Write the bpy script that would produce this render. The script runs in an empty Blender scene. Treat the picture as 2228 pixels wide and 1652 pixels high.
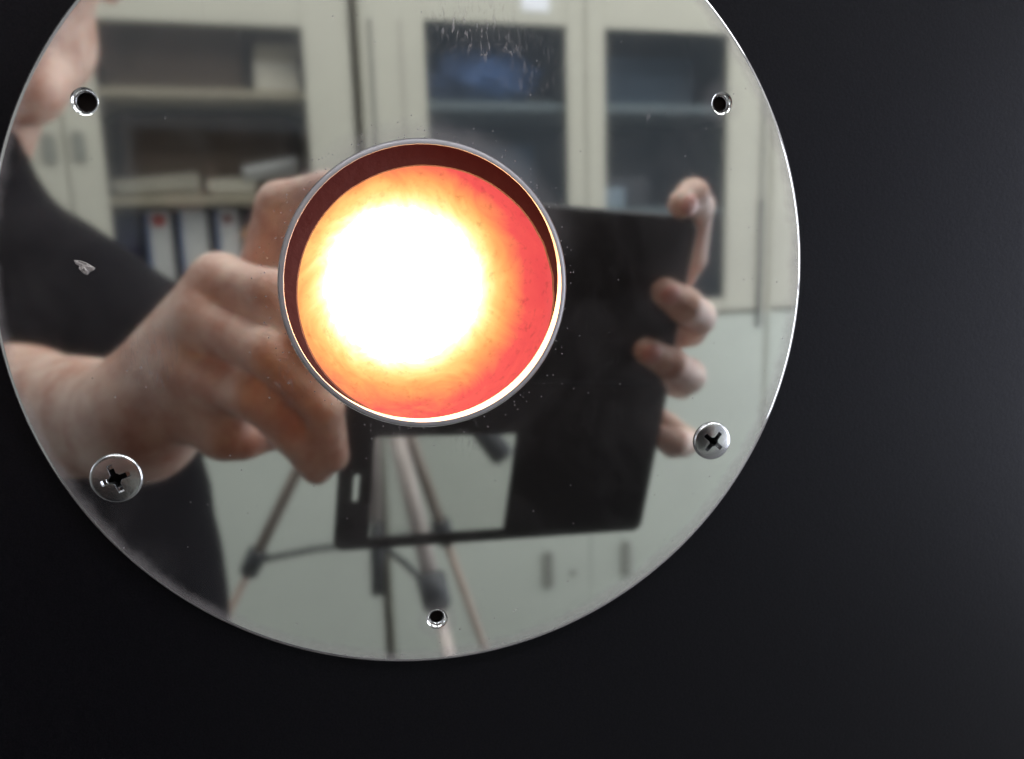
import bpy, bmesh, math, random
import numpy as np
from mathutils import Matrix, Vector, noise
random.seed(7)
scene = bpy.context.scene
COL = scene.collection
MM = 0.001

# ------------------------------------------------------------------ camera, world, light, exposure
# world: plate front lies in the plane Y = 0 facing -Y, X to the right, Z up, metres
CAM = np.array([-0.01240682, -0.17538771, 0.01218902])
RT = np.array([0.98479341, -0.17336863, -0.01119165])
DN = np.array([-0.04225227, -0.17652567, -0.98338875])
FW = np.array([0.16851315, 0.96890763, -0.18116654])
cd = bpy.data.cameras.new("camera"); cam = bpy.data.objects.new("camera", cd); COL.objects.link(cam)
cam.matrix_world = Matrix(((RT[0], -DN[0], -FW[0], CAM[0]), (RT[1], -DN[1], -FW[1], CAM[1]),
                           (RT[2], -DN[2], -FW[2], CAM[2]), (0, 0, 0, 1)))
cd.sensor_width = 36; cd.lens = 1800 / 2228 * 36
cd.clip_start = 0.0005; cd.clip_end = 50
cd.dof.use_dof = True; cd.dof.focus_distance = 0.180; cd.dof.aperture_fstop = cd.lens / 2.0
scene.camera = cam
world = bpy.data.worlds.new("World"); scene.world = world; world.use_nodes = True
world.node_tree.nodes["Background"].inputs[0].default_value = (0.62, 0.70, 0.78, 1)
world.node_tree.nodes["Background"].inputs[1].default_value = 0.55
scene.view_settings.view_transform = 'Standard'; scene.view_settings.look = 'None'
scene.view_settings.exposure = 0; scene.view_settings.gamma = 1
cy = scene.cycles
cy.use_denoising = True; cy.max_bounces = 10; cy.glossy_bounces = 6; cy.transparent_max_bounces = 12
cy.caustics_reflective = False; cy.caustics_refractive = False; cy.sample_clamp_indirect = 4.0

def tag(o, label=None, cat=None, group=None, kind=None):
    if label: o['label'] = label
    if cat: o['category'] = cat
    if group: o['group'] = group
    if kind: o['kind'] = kind
    return o
def empty(name, loc=(0, 0, 0), mat=None):
    o = bpy.data.objects.new(name, None); COL.objects.link(o); o.empty_display_size = 0.05
    if mat is not None: o.matrix_world = mat
    else: o.location = loc
    return o
def area_lamp(name, loc, target, sx, sy, power, col):
    l = bpy.data.lights.new(name, 'AREA'); l.shape = 'RECTANGLE'; l.size = sx; l.size_y = sy
    l.energy = power; l.color = col
    o = bpy.data.objects.new(name, l); COL.objects.link(o); o.location = loc
    o.rotation_euler = (Vector(target) - Vector(loc)).to_track_quat('-Z', 'Y').to_euler()
    return o

# ------------------------------------------------------------------ optics helpers (points of the room as the plate mirrors them)
def ray(u, v): return FW + (u - 1114) / 1800 * RT + (v - 826) / 1800 * DN
def mir(u, v, Y):
    """point of the room in the plane y = Y (metres, negative) that the polished plate shows at u, v"""
    d = ray(u, v); k = -CAM[1] / d[1]; P = CAM + k * d
    m = -Y / d[1]
    return Vector((P[0] + m * d[0], Y, P[2] + m * d[2]))
def mph(u, v, h):
    """same, in a plane parallel to the phone's back, h mm in front of the lens"""
    d = ray(u, v); k = -CAM[1] / d[1]; P = CAM + k * d; e = d * np.array([1, -1, 1])
    m = ((CAM + h * MM * FW - P) @ FW) / (e @ FW); Q = P + m * e
    return Vector(Q)

# ------------------------------------------------------------------ materials
def new_mat(name):
    m = bpy.data.materials.new(name); m.use_nodes = True
    nt = m.node_tree; b = nt.nodes['Principled BSDF']
    return m, nt, b
def N(nt, t, **kw):
    n = nt.nodes.new(t)
    for k, v in kw.items():
        if k in n.inputs: n.inputs[k].default_value = v
        else: setattr(n, k, v)
    return n
def simple(name, col, rough=0.5, metal=0.0, spec=0.5, nscale=60, namt=0.15, bump=0.0, coat=0):
    m, nt, b = new_mat(name)
    L = nt.links
    tc = N(nt, 'ShaderNodeTexCoord')
    no = N(nt, 'ShaderNodeTexNoise', Scale=nscale, Detail=5.0)
    L.new(tc.outputs['Object'], no.inputs['Vector'])
    r = N(nt, 'ShaderNodeMapRange'); r.inputs[3].default_value = 1 - namt; r.inputs[4].default_value = 1 + namt
    L.new(no.outputs['Fac'], r.inputs[0])
    mx = N(nt, 'ShaderNodeVectorMath', operation='SCALE'); mx.inputs[0].default_value = col[:3]
    L.new(r.outputs[0], mx.inputs['Scale']); L.new(mx.outputs[0], b.inputs['Base Color'])
    b.inputs['Roughness'].default_value = rough; b.inputs['Metallic'].default_value = metal
    b.inputs['Specular IOR Level'].default_value = spec
    if coat: b.inputs['Coat Weight'].default_value = coat
    if bump:
        bp = N(nt, 'ShaderNodeBump', Strength=bump, Distance=0.001)
        L.new(no.outputs['Fac'], bp.inputs['Height']); L.new(bp.outputs[0], b.inputs['Normal'])
    return m

def mirror_mat():
    m, nt, b = new_mat('polished_steel'); L = nt.links
    tc = N(nt, 'ShaderNodeTexCoord')
    # radius from the port axis
    mp = N(nt, 'ShaderNodeMapping'); mp.inputs['Scale'].default_value = (1, 0, 1)
    L.new(tc.outputs['Object'], mp.inputs['Vector'])
    ln = N(nt, 'ShaderNodeVectorMath', operation='LENGTH'); L.new(mp.outputs[0], ln.inputs[0])
    wob = N(nt, 'ShaderNodeTexNoise', Scale=160.0, Detail=6.0, Roughness=0.7); L.new(tc.outputs['Object'], wob.inputs['Vector'])
    ws = N(nt, 'ShaderNodeMath', operation='MULTIPLY_ADD'); ws.inputs[1].default_value = 0.004; L.new(wob.outputs['Fac'], ws.inputs[0]); L.new(ln.outputs['Value'], ws.inputs[2])
    # heat-dulled film near the hole
    film = N(nt, 'ShaderNodeMapRange', interpolation_type='SMOOTHSTEP'); film.inputs[1].default_value = 0.0315; film.inputs[2].default_value = 0.0375
    film.inputs[3].default_value = 0.24; film.inputs[4].default_value = 0.0
    L.new(ws.outputs[0], film.inputs[0])
    spz = N(nt, 'ShaderNodeSeparateXYZ'); L.new(tc.outputs['Object'], spz.inputs[0])
    up = N(nt, 'ShaderNodeMapRange'); up.inputs[1].default_value = 0.004; up.inputs[2].default_value = 0.03; up.inputs[3].default_value = 0.05; up.inputs[4].default_value = 1.35; L.new(spz.outputs[2], up.inputs[0])
    fm_ = N(nt, 'ShaderNodeMath', operation='MULTIPLY'); L.new(film.outputs[0], fm_.inputs[0]); L.new(up.outputs[0], fm_.inputs[1]); film = fm_
    # film round each screw hole
    def spot(cx, cz, r0, r1, amt):
        s = N(nt, 'ShaderNodeVectorMath', operation='DISTANCE'); L.new(mp.outputs[0], s.inputs[0]); s.inputs[1].default_value = (cx, 0, cz)
        w = N(nt, 'ShaderNodeMath', operation='MULTIPLY_ADD'); w.inputs[1].default_value = 0.003; L.new(wob.outputs['Fac'], w.inputs[0]); L.new(s.outputs['Value'], w.inputs[2])
        q = N(nt, 'ShaderNodeMapRange', interpolation_type='SMOOTHSTEP'); q.inputs[1].default_value = r0; q.inputs[2].default_value = r1
        q.inputs[3].default_value = amt; q.inputs[4].default_value = 0.0; L.new(w.outputs[0], q.inputs[0]); return q
    edge = N(nt, 'ShaderNodeMapRange', interpolation_type='SMOOTHSTEP'); edge.inputs[1].default_value = 0.0832; edge.inputs[2].default_value = 0.0868; edge.inputs[3].default_value = 0.0; edge.inputs[4].default_value = 0.42
    L.new(ws.outputs[0], edge.inputs[0])
    fe = N(nt, 'ShaderNodeMath', operation='ADD'); L.new(film.outputs[0], fe.inputs[0]); L.new(edge.outputs[0], fe.inputs[1]); film = fe
    acc = film
    for a in ((0.0002, -0.0751, .0045, .0072, .14), (0.0647, 0.0379, .004, .0075, .10), (-0.0636, 0.0366, .004, .0065, .07), (0.0649, -0.0370, .0045, .0070, .12), (-0.0647, -0.0377, .0055, .0078, .08)):
        q = spot(*a); s = N(nt, 'ShaderNodeMath', operation='ADD'); L.new(acc.outputs[0], s.inputs[0]); L.new(q.outputs[0], s.inputs[1]); acc = s
    # broad smears, plus an even milky haze put into the colour
    sm = N(nt, 'ShaderNodeTexNoise', Scale=28.0, Detail=7.0, Roughness=0.65, Distortion=0.6); L.new(tc.outputs['Object'], sm.inputs['Vector'])
    smr = N(nt, 'ShaderNodeMapRange'); smr.inputs[1].default_value = 0.45; smr.inputs[2].default_value = 0.85; smr.inputs[3].default_value = 0.018; smr.inputs[4].default_value = 0.11
    L.new(sm.outputs['Fac'], smr.inputs[0])
    a1 = N(nt, 'ShaderNodeMath', operation='ADD'); L.new(acc.outputs[0], a1.inputs[0]); L.new(smr.outputs[0], a1.inputs[1])
    # fine streaks
    st = N(nt, 'ShaderNodeMapping'); st.inputs['Scale'].default_value = (900, 900, 60); st.inputs['Rotation'].default_value = (0, 0.5, 0)
    L.new(tc.outputs['Object'], st.inputs['Vector'])
    sn = N(nt, 'ShaderNodeTexNoise', Scale=1.0, Detail=2.0); L.new(st.outputs[0], sn.inputs['Vector'])
    sr = N(nt, 'ShaderNodeMapRange'); sr.inputs[1].default_value = 0.66; sr.inputs[2].default_value = 0.8; sr.inputs[3].default_value = 0; sr.inputs[4].default_value = 0.22
    L.new(sn.outputs['Fac'], sr.inputs[0])
    # patches where streaks show
    sk = N(nt, 'ShaderNodeMapRange'); sk.inputs[1].default_value = 0.5; sk.inputs[2].default_value = 0.7; L.new(sm.outputs['Fac'], sk.inputs[0])
    sx = N(nt, 'ShaderNodeMath', operation='MULTIPLY'); L.new(sr.outputs[0], sx.inputs[0]); L.new(sk.outputs[0], sx.inputs[1])
    a2 = N(nt, 'ShaderNodeMath', operation='ADD'); L.new(a1.outputs[0], a2.inputs[0]); L.new(sx.outputs[0], a2.inputs[1])
    # dust specks, denser round the hole
    vo = N(nt, 'ShaderNodeTexVoronoi', Scale=1500.0); L.new(tc.outputs['Object'], vo.inputs['Vector'])
    vr = N(nt, 'ShaderNodeMapRange'); vr.inputs[1].default_value = 0.12; vr.inputs[2].default_value = 0.30; vr.inputs[3].default_value = 1; vr.inputs[4].default_value = 0
    L.new(vo.outputs['Distance'], vr.inputs[0])
    sepc = N(nt, 'ShaderNodeSeparateColor'); L.new(vo.outputs['Color'], sepc.inputs[0])
    dens = N(nt, 'ShaderNodeMapRange'); dens.inputs[1].default_value = 0.0315; dens.inputs[2].default_value = 0.0375; dens.inputs[3].default_value = 0.62; dens.inputs[4].default_value = 0.993
    L.new(ws.outputs[0], dens.inputs[0])
    gt = N(nt, 'ShaderNodeMath', operation='GREATER_THAN'); L.new(sepc.outputs[0], gt.inputs[0]); L.new(dens.outputs[0], gt.inputs[1])
    du = N(nt, 'ShaderNodeMath', operation='MULTIPLY'); L.new(vr.outputs[0], du.inputs[0]); L.new(gt.outputs[0], du.inputs[1])
    acc = None
    for a in ((0.0069, 0.0515, .003, .009, .7), (0.0140, 0.0505, .003, .010, .8), (0.0481, 0.0350, .001, .0042, 1.0), (0.0220, 0.0450, .003, .012, .4), (-0.0560, -0.0130, .004, .010, .35), (0.0085, -0.0330, .003, .008, .3), (-0.030, -0.020, .002, .007, .4)):
        q = spot(*a)
        if acc is None: acc = q
        else:
            t_ = N(nt, 'ShaderNodeMath', operation='ADD'); L.new(acc.outputs[0], t_.inputs[0]); L.new(q.outputs[0], t_.inputs[1]); acc = t_
    s2 = N(nt, 'ShaderNodeMapping'); s2.inputs['Scale'].default_value = (1500, 1, 330); s2.inputs['Rotation'].default_value = (0, -0.12, 0); L.new(tc.outputs['Object'], s2.inputs['Vector'])
    n2 = N(nt, 'ShaderNodeTexNoise', Scale=1.0, Detail=4.0, Roughness=0.7, Distortion=0.8); L.new(s2.outputs[0], n2.inputs['Vector'])
    r2 = N(nt, 'ShaderNodeMapRange'); r2.inputs[1].default_value = 0.52; r2.inputs[2].default_value = 0.68; r2.inputs[3].default_value = 0; r2.inputs[4].default_value = 0.75; L.new(n2.outputs['Fac'], r2.inputs[0])
    m2 = N(nt, 'ShaderNodeMath', operation='MULTIPLY'); L.new(acc.outputs[0], m2.inputs[0]); L.new(r2.outputs[0], m2.inputs[1])
    a4 = N(nt, 'ShaderNodeMath', operation='ADD', use_clamp=True); L.new(a2.outputs[0], a4.inputs[0]); L.new(m2.outputs[0], a4.inputs[1]); a2 = a4
    d5 = N(nt, 'ShaderNodeMath', operation='MULTIPLY'); L.new(du.outputs[0], d5.inputs[0]); d5.inputs[1].default_value = 0.6
    a3 = N(nt, 'ShaderNodeMath', operation='ADD', use_clamp=True); L.new(a2.outputs[0], a3.inputs[0]); L.new(d5.outputs[0], a3.inputs[1])
    b.inputs['Metallic'].default_value = 1; b.inputs['Base Color'].default_value = (0.80, 0.81, 0.80, 1)
    rr = N(nt, 'ShaderNodeMapRange'); rr.inputs[3].default_value = 0.026; rr.inputs[4].default_value = 0.056; L.new(sm.outputs['Fac'], rr.inputs[0])
    L.new(rr.outputs[0], b.inputs['Roughness'])
    bp = N(nt, 'ShaderNodeBump', Strength=0.06, Distance=0.00002)
    big = N(nt, 'ShaderNodeTexNoise', Scale=55.0, Detail=1.0); L.new(tc.outputs['Object'], big.inputs['Vector'])
    L.new(big.outputs['Fac'], bp.inputs['Height']); L.new(bp.outputs[0], b.inputs['Normal'])
    d = N(nt, 'ShaderNodeBsdfPrincipled'); d.inputs['Base Color'].default_value = (0.36, 0.33, 0.34, 1); d.inputs['Roughness'].default_value = 0.55
    d.inputs['Metallic'].default_value = 0.3
    ms = N(nt, 'ShaderNodeMixShader'); L.new(a3.outputs[0], ms.inputs[0]); L.new(b.outputs[0], ms.inputs[1]); L.new(d.outputs[0], ms.inputs[2])
    L.new(ms.outputs[0], nt.nodes['Material Output'].inputs['Surface'])
    return m

def glow_mat():
    m, nt, b = new_mat('glowing_ceramic'); L = nt.links
    tc = N(nt, 'ShaderNodeTexCoord')
    mp = N(nt, 'ShaderNodeMapping'); mp.inputs['Location'].default_value = (0.0029, 0, 0.0020); mp.inputs['Scale'].default_value = (1, 0, 1)
    L.new(tc.outputs['Object'], mp.inputs['Vector'])
    ln = N(nt, 'ShaderNodeVectorMath', operation='LENGTH'); L.new(mp.outputs[0], ln.inputs[0])
    # swirling trowel marks left in the ceramic fibre
    wv = N(nt, 'ShaderNodeTexNoise', Scale=48.0, Detail=6.0, Roughness=0.6, Distortion=3.4); L.new(tc.outputs['Object'], wv.inputs['Vector'])
    wr = N(nt, 'ShaderNodeMath', operation='MULTIPLY_ADD'); wr.inputs[1].default_value = 0.0055; L.new(wv.outputs['Fac'], wr.inputs[0]); L.new(ln.outputs['Value'], wr.inputs[2])
    rng = N(nt, 'ShaderNodeMapRange'); rng.inputs[1].default_value = 0.0; rng.inputs[2].default_value = 0.040; L.new(wr.outputs[0], rng.inputs[0])
    cr = N(nt, 'ShaderNodeValToRGB'); e = cr.color_ramp.elements; cr.color_ramp.interpolation = 'LINEAR'
    stops = [(0.0, (1, 0.48, 0.21)), (0.52, (0.8, 0.38, 0.15)), (0.575, (0.13, 0.078, 0.03)), (0.62, (0.046, 0.034, 0.0135)), (0.665, (0.037, 0.0235, 0.0075)), (0.725, (0.034, 0.0145, 0.0045)), (0.78, (0.032, 0.0088, 0.0036)), (0.84, (0.0275, 0.0031, 0.0031)), (0.92, (0.0235, 0.0020, 0.0026)), (1.0, (0.0215, 0.0022, 0.0030))]
    while len(e) < len(stops): e.new(0.5)
    for k, (p, c) in enumerate(stops): e[k].position = p; e[k].color = (*c, 1)
    L.new(rng.outputs[0], cr.inputs[0])
    # cooler specks
    sp = N(nt, 'ShaderNodeTexNoise', Scale=420.0, Detail=4.0, Roughness=0.7); L.new(tc.outputs['Object'], sp.inputs['Vector'])
    sr = N(nt, 'ShaderNodeMapRange'); sr.inputs[1].default_value = 0.30; sr.inputs[2].default_value = 0.45; sr.inputs[3].default_value = 0.75; sr.inputs[4].default_value = 1.0
    L.new(sp.outputs['Fac'], sr.inputs[0])
    st = N(nt, 'ShaderNodeMath', operation='MULTIPLY'); st.inputs[1].default_value = 30.0; L.new(sr.outputs[0], st.inputs[0])
    b.inputs['Base Color'].default_value = (0.05, 0.012, 0.01, 1); b.inputs['Roughness'].default_value = 0.9; b.inputs['Specular IOR Level'].default_value = 0.1
    L.new(cr.outputs[0], b.inputs['Emission Color']); L.new(st.outputs[0], b.inputs['Emission Strength'])
    return m
def ember_mat():
    m = simple('hot_ring_ceramic', (0.08, 0.03, 0.025), 0.85, nscale=400, namt=0.25, bump=0.4)
    b = m.node_tree.nodes['Principled BSDF']
    b.inputs['Emission Color'].default_value = (1, 0.11, 0.08, 1); b.inputs['Emission Strength'].default_value = 0.05
    return m
def panel_mat():
    m, nt, b = new_mat('black_powder_coat'); L = nt.links
    tc = N(nt, 'ShaderNodeTexCoord')
    no = N(nt, 'ShaderNodeTexNoise', Scale=1500.0, Detail=3.0); L.new(tc.outputs['Object'], no.inputs['Vector'])
    bp = N(nt, 'ShaderNodeBump', Strength=0.5, Distance=0.00006); L.new(no.outputs['Fac'], bp.inputs['Height']); L.new(bp.outputs[0], b.inputs['Normal'])
    vo = N(nt, 'ShaderNodeTexVoronoi', Scale=160.0); L.new(tc.outputs['Object'], vo.inputs['Vector'])
    vr = N(nt, 'ShaderNodeMapRange'); vr.inputs[1].default_value = 0.03; vr.inputs[2].default_value = 0.07; vr.inputs[3].default_value = 1; vr.inputs[4].default_value = 0
    L.new(vo.outputs['Distance'], vr.inputs[0])
    sc_ = N(nt, 'ShaderNodeSeparateColor'); L.new(vo.outputs['Color'], sc_.inputs[0])
    gt = N(nt, 'ShaderNodeMath', operation='GREATER_THAN'); gt.inputs[1].default_value = 0.95; L.new(sc_.outputs[1], gt.inputs[0])
    mu = N(nt, 'ShaderNodeMath', operation='MULTIPLY'); L.new(vr.outputs[0], mu.inputs[0]); L.new(gt.outputs[0], mu.inputs[1])
    n2 = N(nt, 'ShaderNodeTexNoise', Scale=2600.0, Detail=2.0); L.new(tc.outputs['Object'], n2.inputs['Vector'])
    r2 = N(nt, 'ShaderNodeValToRGB'); r2.color_ramp.elements[0].position = 0.35; r2.color_ramp.elements[1].position = 0.65
    r2.color_ramp.elements[0].color = (0.0010, 0.0010, 0.0014, 1); r2.color_ramp.elements[1].color = (0.0048, 0.0042, 0.0056, 1)
    L.new(n2.outputs['Fac'], r2.inputs[0])
    mx = N(nt, 'ShaderNodeMix', data_type='RGBA'); L.new(mu.outputs[0], mx.inputs[0]); L.new(r2.outputs[0], mx.inputs[6]); mx.inputs[7].default_value = (0.2, 0.2, 0.19, 1)
    L.new(mx.outputs[2], b.inputs['Base Color']); b.inputs['Roughness'].default_value = 0.37; b.inputs['Specular IOR Level'].default_value = 0.22; b.inputs['Specular Tint'].default_value = (0.86, 0.86, 1.0, 1)
    return m
def skin_mat():
    m, nt, b = new_mat('skin'); L = nt.links
    tc = N(nt, 'ShaderNodeTexCoord')
    n1 = N(nt, 'ShaderNodeTexNoise', Scale=55.0, Detail=7.0, Roughness=0.65); L.new(tc.outputs['Object'], n1.inputs['Vector'])
    cr = N(nt, 'ShaderNodeValToRGB'); cr.color_ramp.elements[0].position = 0.34; cr.color_ramp.elements[1].position = 0.62
    cr.color_ramp.elements[0].color = (0.54, 0.27, 0.19, 1); cr.color_ramp.elements[1].color = (0.82, 0.60, 0.49, 1)
    L.new(n1.outputs['Fac'], cr.inputs[0]); L.new(cr.outputs[0], b.inputs['Base Color'])
    n2 = N(nt, 'ShaderNodeTexVoronoi', Scale=900.0); L.new(tc.outputs['Object'], n2.inputs['Vector'])
    bp = N(nt, 'ShaderNodeBump', Strength=0.6, Distance=0.0006); L.new(n2.outputs['Distance'], bp.inputs['Height']); L.new(bp.outputs[0], b.inputs['Normal'])
    b.inputs['Roughness'].default_value = 0.48
    b.inputs['Subsurface Weight'].default_value = 0.25; b.inputs['Subsurface Scale'].default_value = 0.006
    b.inputs['Subsurface Radius'].default_value = (1, 0.35, 0.2)
    return m
def glass_mat(name, tint, gl):
    m = bpy.data.materials.new(name); m.use_nodes = True; nt = m.node_tree; L = nt.links
    nt.nodes.remove(nt.nodes['Principled BSDF'])
    t = N(nt, 'ShaderNodeBsdfTransparent'); t.inputs[0].default_value = (*tint, 1)
    g = N(nt, 'ShaderNodeBsdfGlossy'); g.inputs[0].default_value = (0.9, 0.95, 1, 1); g.inputs['Roughness'].default_value = 0.05
    lw = N(nt, 'ShaderNodeLayerWeight', Blend=0.5)
    p5 = N(nt, 'ShaderNodeMath', operation='POWER'); p5.inputs[1].default_value = 5.0; L.new(lw.outputs['Facing'], p5.inputs[0])
    ad = N(nt, 'ShaderNodeMath', operation='MULTIPLY_ADD', use_clamp=True); ad.inputs[1].default_value = 0.8; ad.inputs[2].default_value = 0.035 + gl; L.new(p5.outputs[0], ad.inputs[0])
    mx = N(nt, 'ShaderNodeMixShader'); L.new(ad.outputs[0], mx.inputs[0]); L.new(t.outputs[0], mx.inputs[1]); L.new(g.outputs[0], mx.inputs[2])
    L.new(mx.outputs[0], nt.nodes['Material Output'].inputs['Surface'])
    return m
def emis(name, col, s):
    m, nt, b = new_mat(name); b.inputs['Base Color'].default_value = (0.8, 0.8, 0.8, 1)
    b.inputs['Emission Color'].default_value = (*col, 1); b.inputs['Emission Strength'].default_value = s
    return m
M = dict(
    mirror=mirror_mat(), glow=glow_mat(), ember=ember_mat(), panel=panel_mat(), skin=skin_mat(),
    rim=simple('brushed_rim', (0.42, 0.40, 0.43), 0.38, 0.6, nscale=300, namt=0.1),
    screw=simple('screw_steel', (0.58, 0.58, 0.60), 0.23, 1.0, nscale=500, namt=0.12, bump=0.05),
    flake=simple('dried_residue', (0.30, 0.27, 0.26), 0.55, 0.1, nscale=1200, namt=0.5, bump=0.8),
    dark=simple('dark_void', (0.012, 0.006, 0.005), 0.9),
    case=simple('phone_shell', (0.010, 0.009, 0.010), 0.5, spec=0.3, nscale=900, namt=0.2, bump=0.05),
    leather=simple('cover_leather', (0.010, 0.008, 0.009), 0.6, spec=0.3, nscale=1500, namt=0.3, bump=0.4),
    lens=simple('lens_glass', (0.01, 0.01, 0.015), 0.06, coat=1), lring=simple('lens_ring', (0.35, 0.35, 0.36), 0.25, 1.0),
    film=glass_mat('window_film', (0.93, 0.93, 0.92), 0.0),
    shirt=simple('black_cotton', (0.008, 0.007, 0.009), 0.95, spec=0.15, nscale=500, namt=0.3, bump=0.3),
    trouser=simple('dark_denim', (0.02, 0.025, 0.04), 0.9, nscale=500, namt=0.3), shoe=simple('shoe_leather', (0.02, 0.02, 0.02), 0.5),
    hair=simple('black_hair', (0.012, 0.010, 0.010), 0.5, nscale=300, namt=0.4, bump=0.8), eye=simple('eye_white', (0.7, 0.7, 0.68), 0.2), iris=simple('dark_iris', (0.03, 0.015, 0.01), 0.1),
    nail=simple('fingernail', (0.66, 0.30, 0.25), 0.3), lip=simple('lip_skin', (0.42, 0.18, 0.15), 0.45),
    cream=simple('cream_enamel', (0.45, 0.43, 0.35), 0.42, nscale=6, namt=0.07), mint=simple('pale_green_enamel', (0.455, 0.475, 0.41), 0.42, nscale=5, namt=0.07),
    inside=simple('cabinet_inside', (0.26, 0.23, 0.205), 0.7, nscale=8, namt=0.15), grip=simple('grip_grey', (0.20, 0.20, 0.17), 0.5), hole=simple('recess_black', (0.03, 0.03, 0.03), 0.6),  # inside: cream enamel, its dimness put into the colour
    pane=glass_mat('cabinet_glass', (0.88, 0.86, 0.83), 0.01), pane2=glass_mat('glass_blue_reflection', (0.73, 0.77, 0.81), 0.03),  # pane2: blue tint stands in for windows reflected in the glass
    carton=simple('brown_carton', (0.17, 0.135, 0.115), 0.85, nscale=12, namt=0.3), greybox=simple('grey_carton', (0.20, 0.22, 0.24), 0.8, nscale=10, namt=0.3),
    paper=simple('paper', (0.78, 0.79, 0.74), 0.8, nscale=15, namt=0.1), bluebag=simple('blue_plastic', (0.15, 0.23, 0.42), 0.35, nscale=14, namt=0.5, bump=0.5),
    binder=simple('white_binder', (0.78, 0.84, 0.90), 0.5, nscale=20, namt=0.08), bside=simple('navy_binder_side', (0.03, 0.03, 0.09), 0.6),
    red=simple('red_sticker', (0.55, 0.06, 0.04), 0.6), redb=simple('maroon_sticker', (0.25, 0.05, 0.05), 0.6), bluebook=simple('blue_edge', (0.06, 0.14, 0.4), 0.6),
    tan=simple('bronze_tube', (0.34, 0.26, 0.21), 0.45, 0.2, nscale=40), pink=simple('champagne_tube', (0.50, 0.43, 0.39), 0.45, 0.1, nscale=40),
    bplastic=simple('black_plastic', (0.02, 0.022, 0.025), 0.5), wall=simple('wall_paint', (0.60, 0.60, 0.56), 0.8, nscale=3, namt=0.06),
    floor=simple('floor_vinyl', (0.13, 0.125, 0.12), 0.5, nscale=5, namt=0.15), ceil=simple('ceiling_paint', (0.7, 0.7, 0.68), 0.9),
    tube=emis('lamp_diffuser', (0.97, 0.99, 1.0), 15.5), housing=simple('lamp_housing', (0.7, 0.7, 0.7), 0.5), fill_glow=emis('added_fill_glow', (0.84, 0.88, 1.0), 5.0),  # last entry: glow of the added wall panes
    chamfer=simple('drilled_chamfer', (0.5, 0.5, 0.51), 0.33, 0.9, nscale=1500, namt=0.25, bump=0.3),
    recess=simple('shaded_recess', (0.10, 0.095, 0.09), 0.4, 0.8, nscale=900, namt=0.3),  # shade inside the screw cross is put into this dark colour
    white=simple('white_sticker', (0.8, 0.8, 0.82), 0.6),
)

# ------------------------------------------------------------------ mesh helpers
def link(name, me, mat, parent=None, smooth=None):
    o = bpy.data.objects.new(name, me); COL.objects.link(o)
    if mat is not None: me.materials.append(mat)
    if smooth is not None:
        me.polygons.foreach_set('use_smooth', [smooth] * len(me.polygons))
    if parent: o.parent = parent
    return o
def from_bm(name, bm, mat, parent=None, smooth=False):
    me = bpy.data.meshes.new(name); bm.normal_update(); bm.to_mesh(me); bm.free()
    return link(name, me, mat, parent, smooth)
def bm_box(bm, x0, x1, y0, y1, z0, z1, bev=0.0, M4=None):
    r = bmesh.ops.create_cube(bm, size=1); vs = r['verts']
    for v in vs:
        v.co = Vector(((x0 + x1) / 2 + v.co.x * (x1 - x0), (y0 + y1) / 2 + v.co.y * (y1 - y0), (z0 + z1) / 2 + v.co.z * (z1 - z0)))
    if bev:
        es = list({e for v in vs for e in v.link_edges})
        r2 = bmesh.ops.bevel(bm, geom=es, offset=bev, segments=2, affect='EDGES', profile=0.5)
        vs = list({v for f in r2['faces'] for v in f.verts} | {v for v in vs if v.is_valid})
    if M4 is not None: bmesh.ops.transform(bm, matrix=M4, verts=vs)
    return vs
def box(name, b, mat, parent=None, bev=0.0):
    bm = bmesh.new(); bm_box(bm, *b, bev=bev)
    return from_bm(name, bm, mat, parent)
def lathe(bm, prof, seg=96, center=(0, 0), closed=True):
    """profile of (radius, y); axis parallel to Y through center (x, z)"""
    rings = []
    for r, y in prof:
        rings.append([bm.verts.new((center[0] + r * math.cos(a), y, center[1] + r * math.sin(a))) for a in [2 * math.pi * k / seg for k in range(seg)]] if r > 1e-7
                     else [bm.verts.new((center[0], y, center[1]))])
    n = len(rings)
    for i in range(n if closed else n - 1):
        A, B = rings[i], rings[(i + 1) % n]
        for k in range(seg):
            k2 = (k + 1) % seg
            q = [A[k % len(A)], A[k2 % len(A)], B[k2 % len(B)], B[k % len(B)]]
            q = list(dict.fromkeys(q))
            if len(q) > 2: bm.faces.new(q)
    bmesh.ops.recalc_face_normals(bm, faces=bm.faces)
def tube(bm, pts, rad, seg=14, caps=True):
    pts = [Vector(p) for p in pts]; rad = rad if isinstance(rad, (list, tuple)) else [rad] * len(pts)
    rings = []; up = Vector((0.13, 0.21, 1)).normalized()
    for i, p in enumerate(pts):
        t = (pts[min(i + 1, len(pts) - 1)] - pts[max(i - 1, 0)]).normalized()
        a = t.cross(up)
        if a.length < 1e-3: a = t.cross(Vector((1, 0, 0)))
        a.normalize(); b = t.cross(a)
        rings.append([bm.verts.new(p + rad[i] * (math.cos(w) * a + math.sin(w) * b)) for w in [2 * math.pi * k / seg for k in range(seg)]])
    for A, B in zip(rings, rings[1:]):
        for k in range(seg): bm.faces.new((A[k], A[(k + 1) % seg], B[(k + 1) % seg], B[k]))
    if caps: bm.faces.new(rings[0][::-1]); bm.faces.new(rings[-1])
    bmesh.ops.recalc_face_normals(bm, faces=bm.faces)
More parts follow.
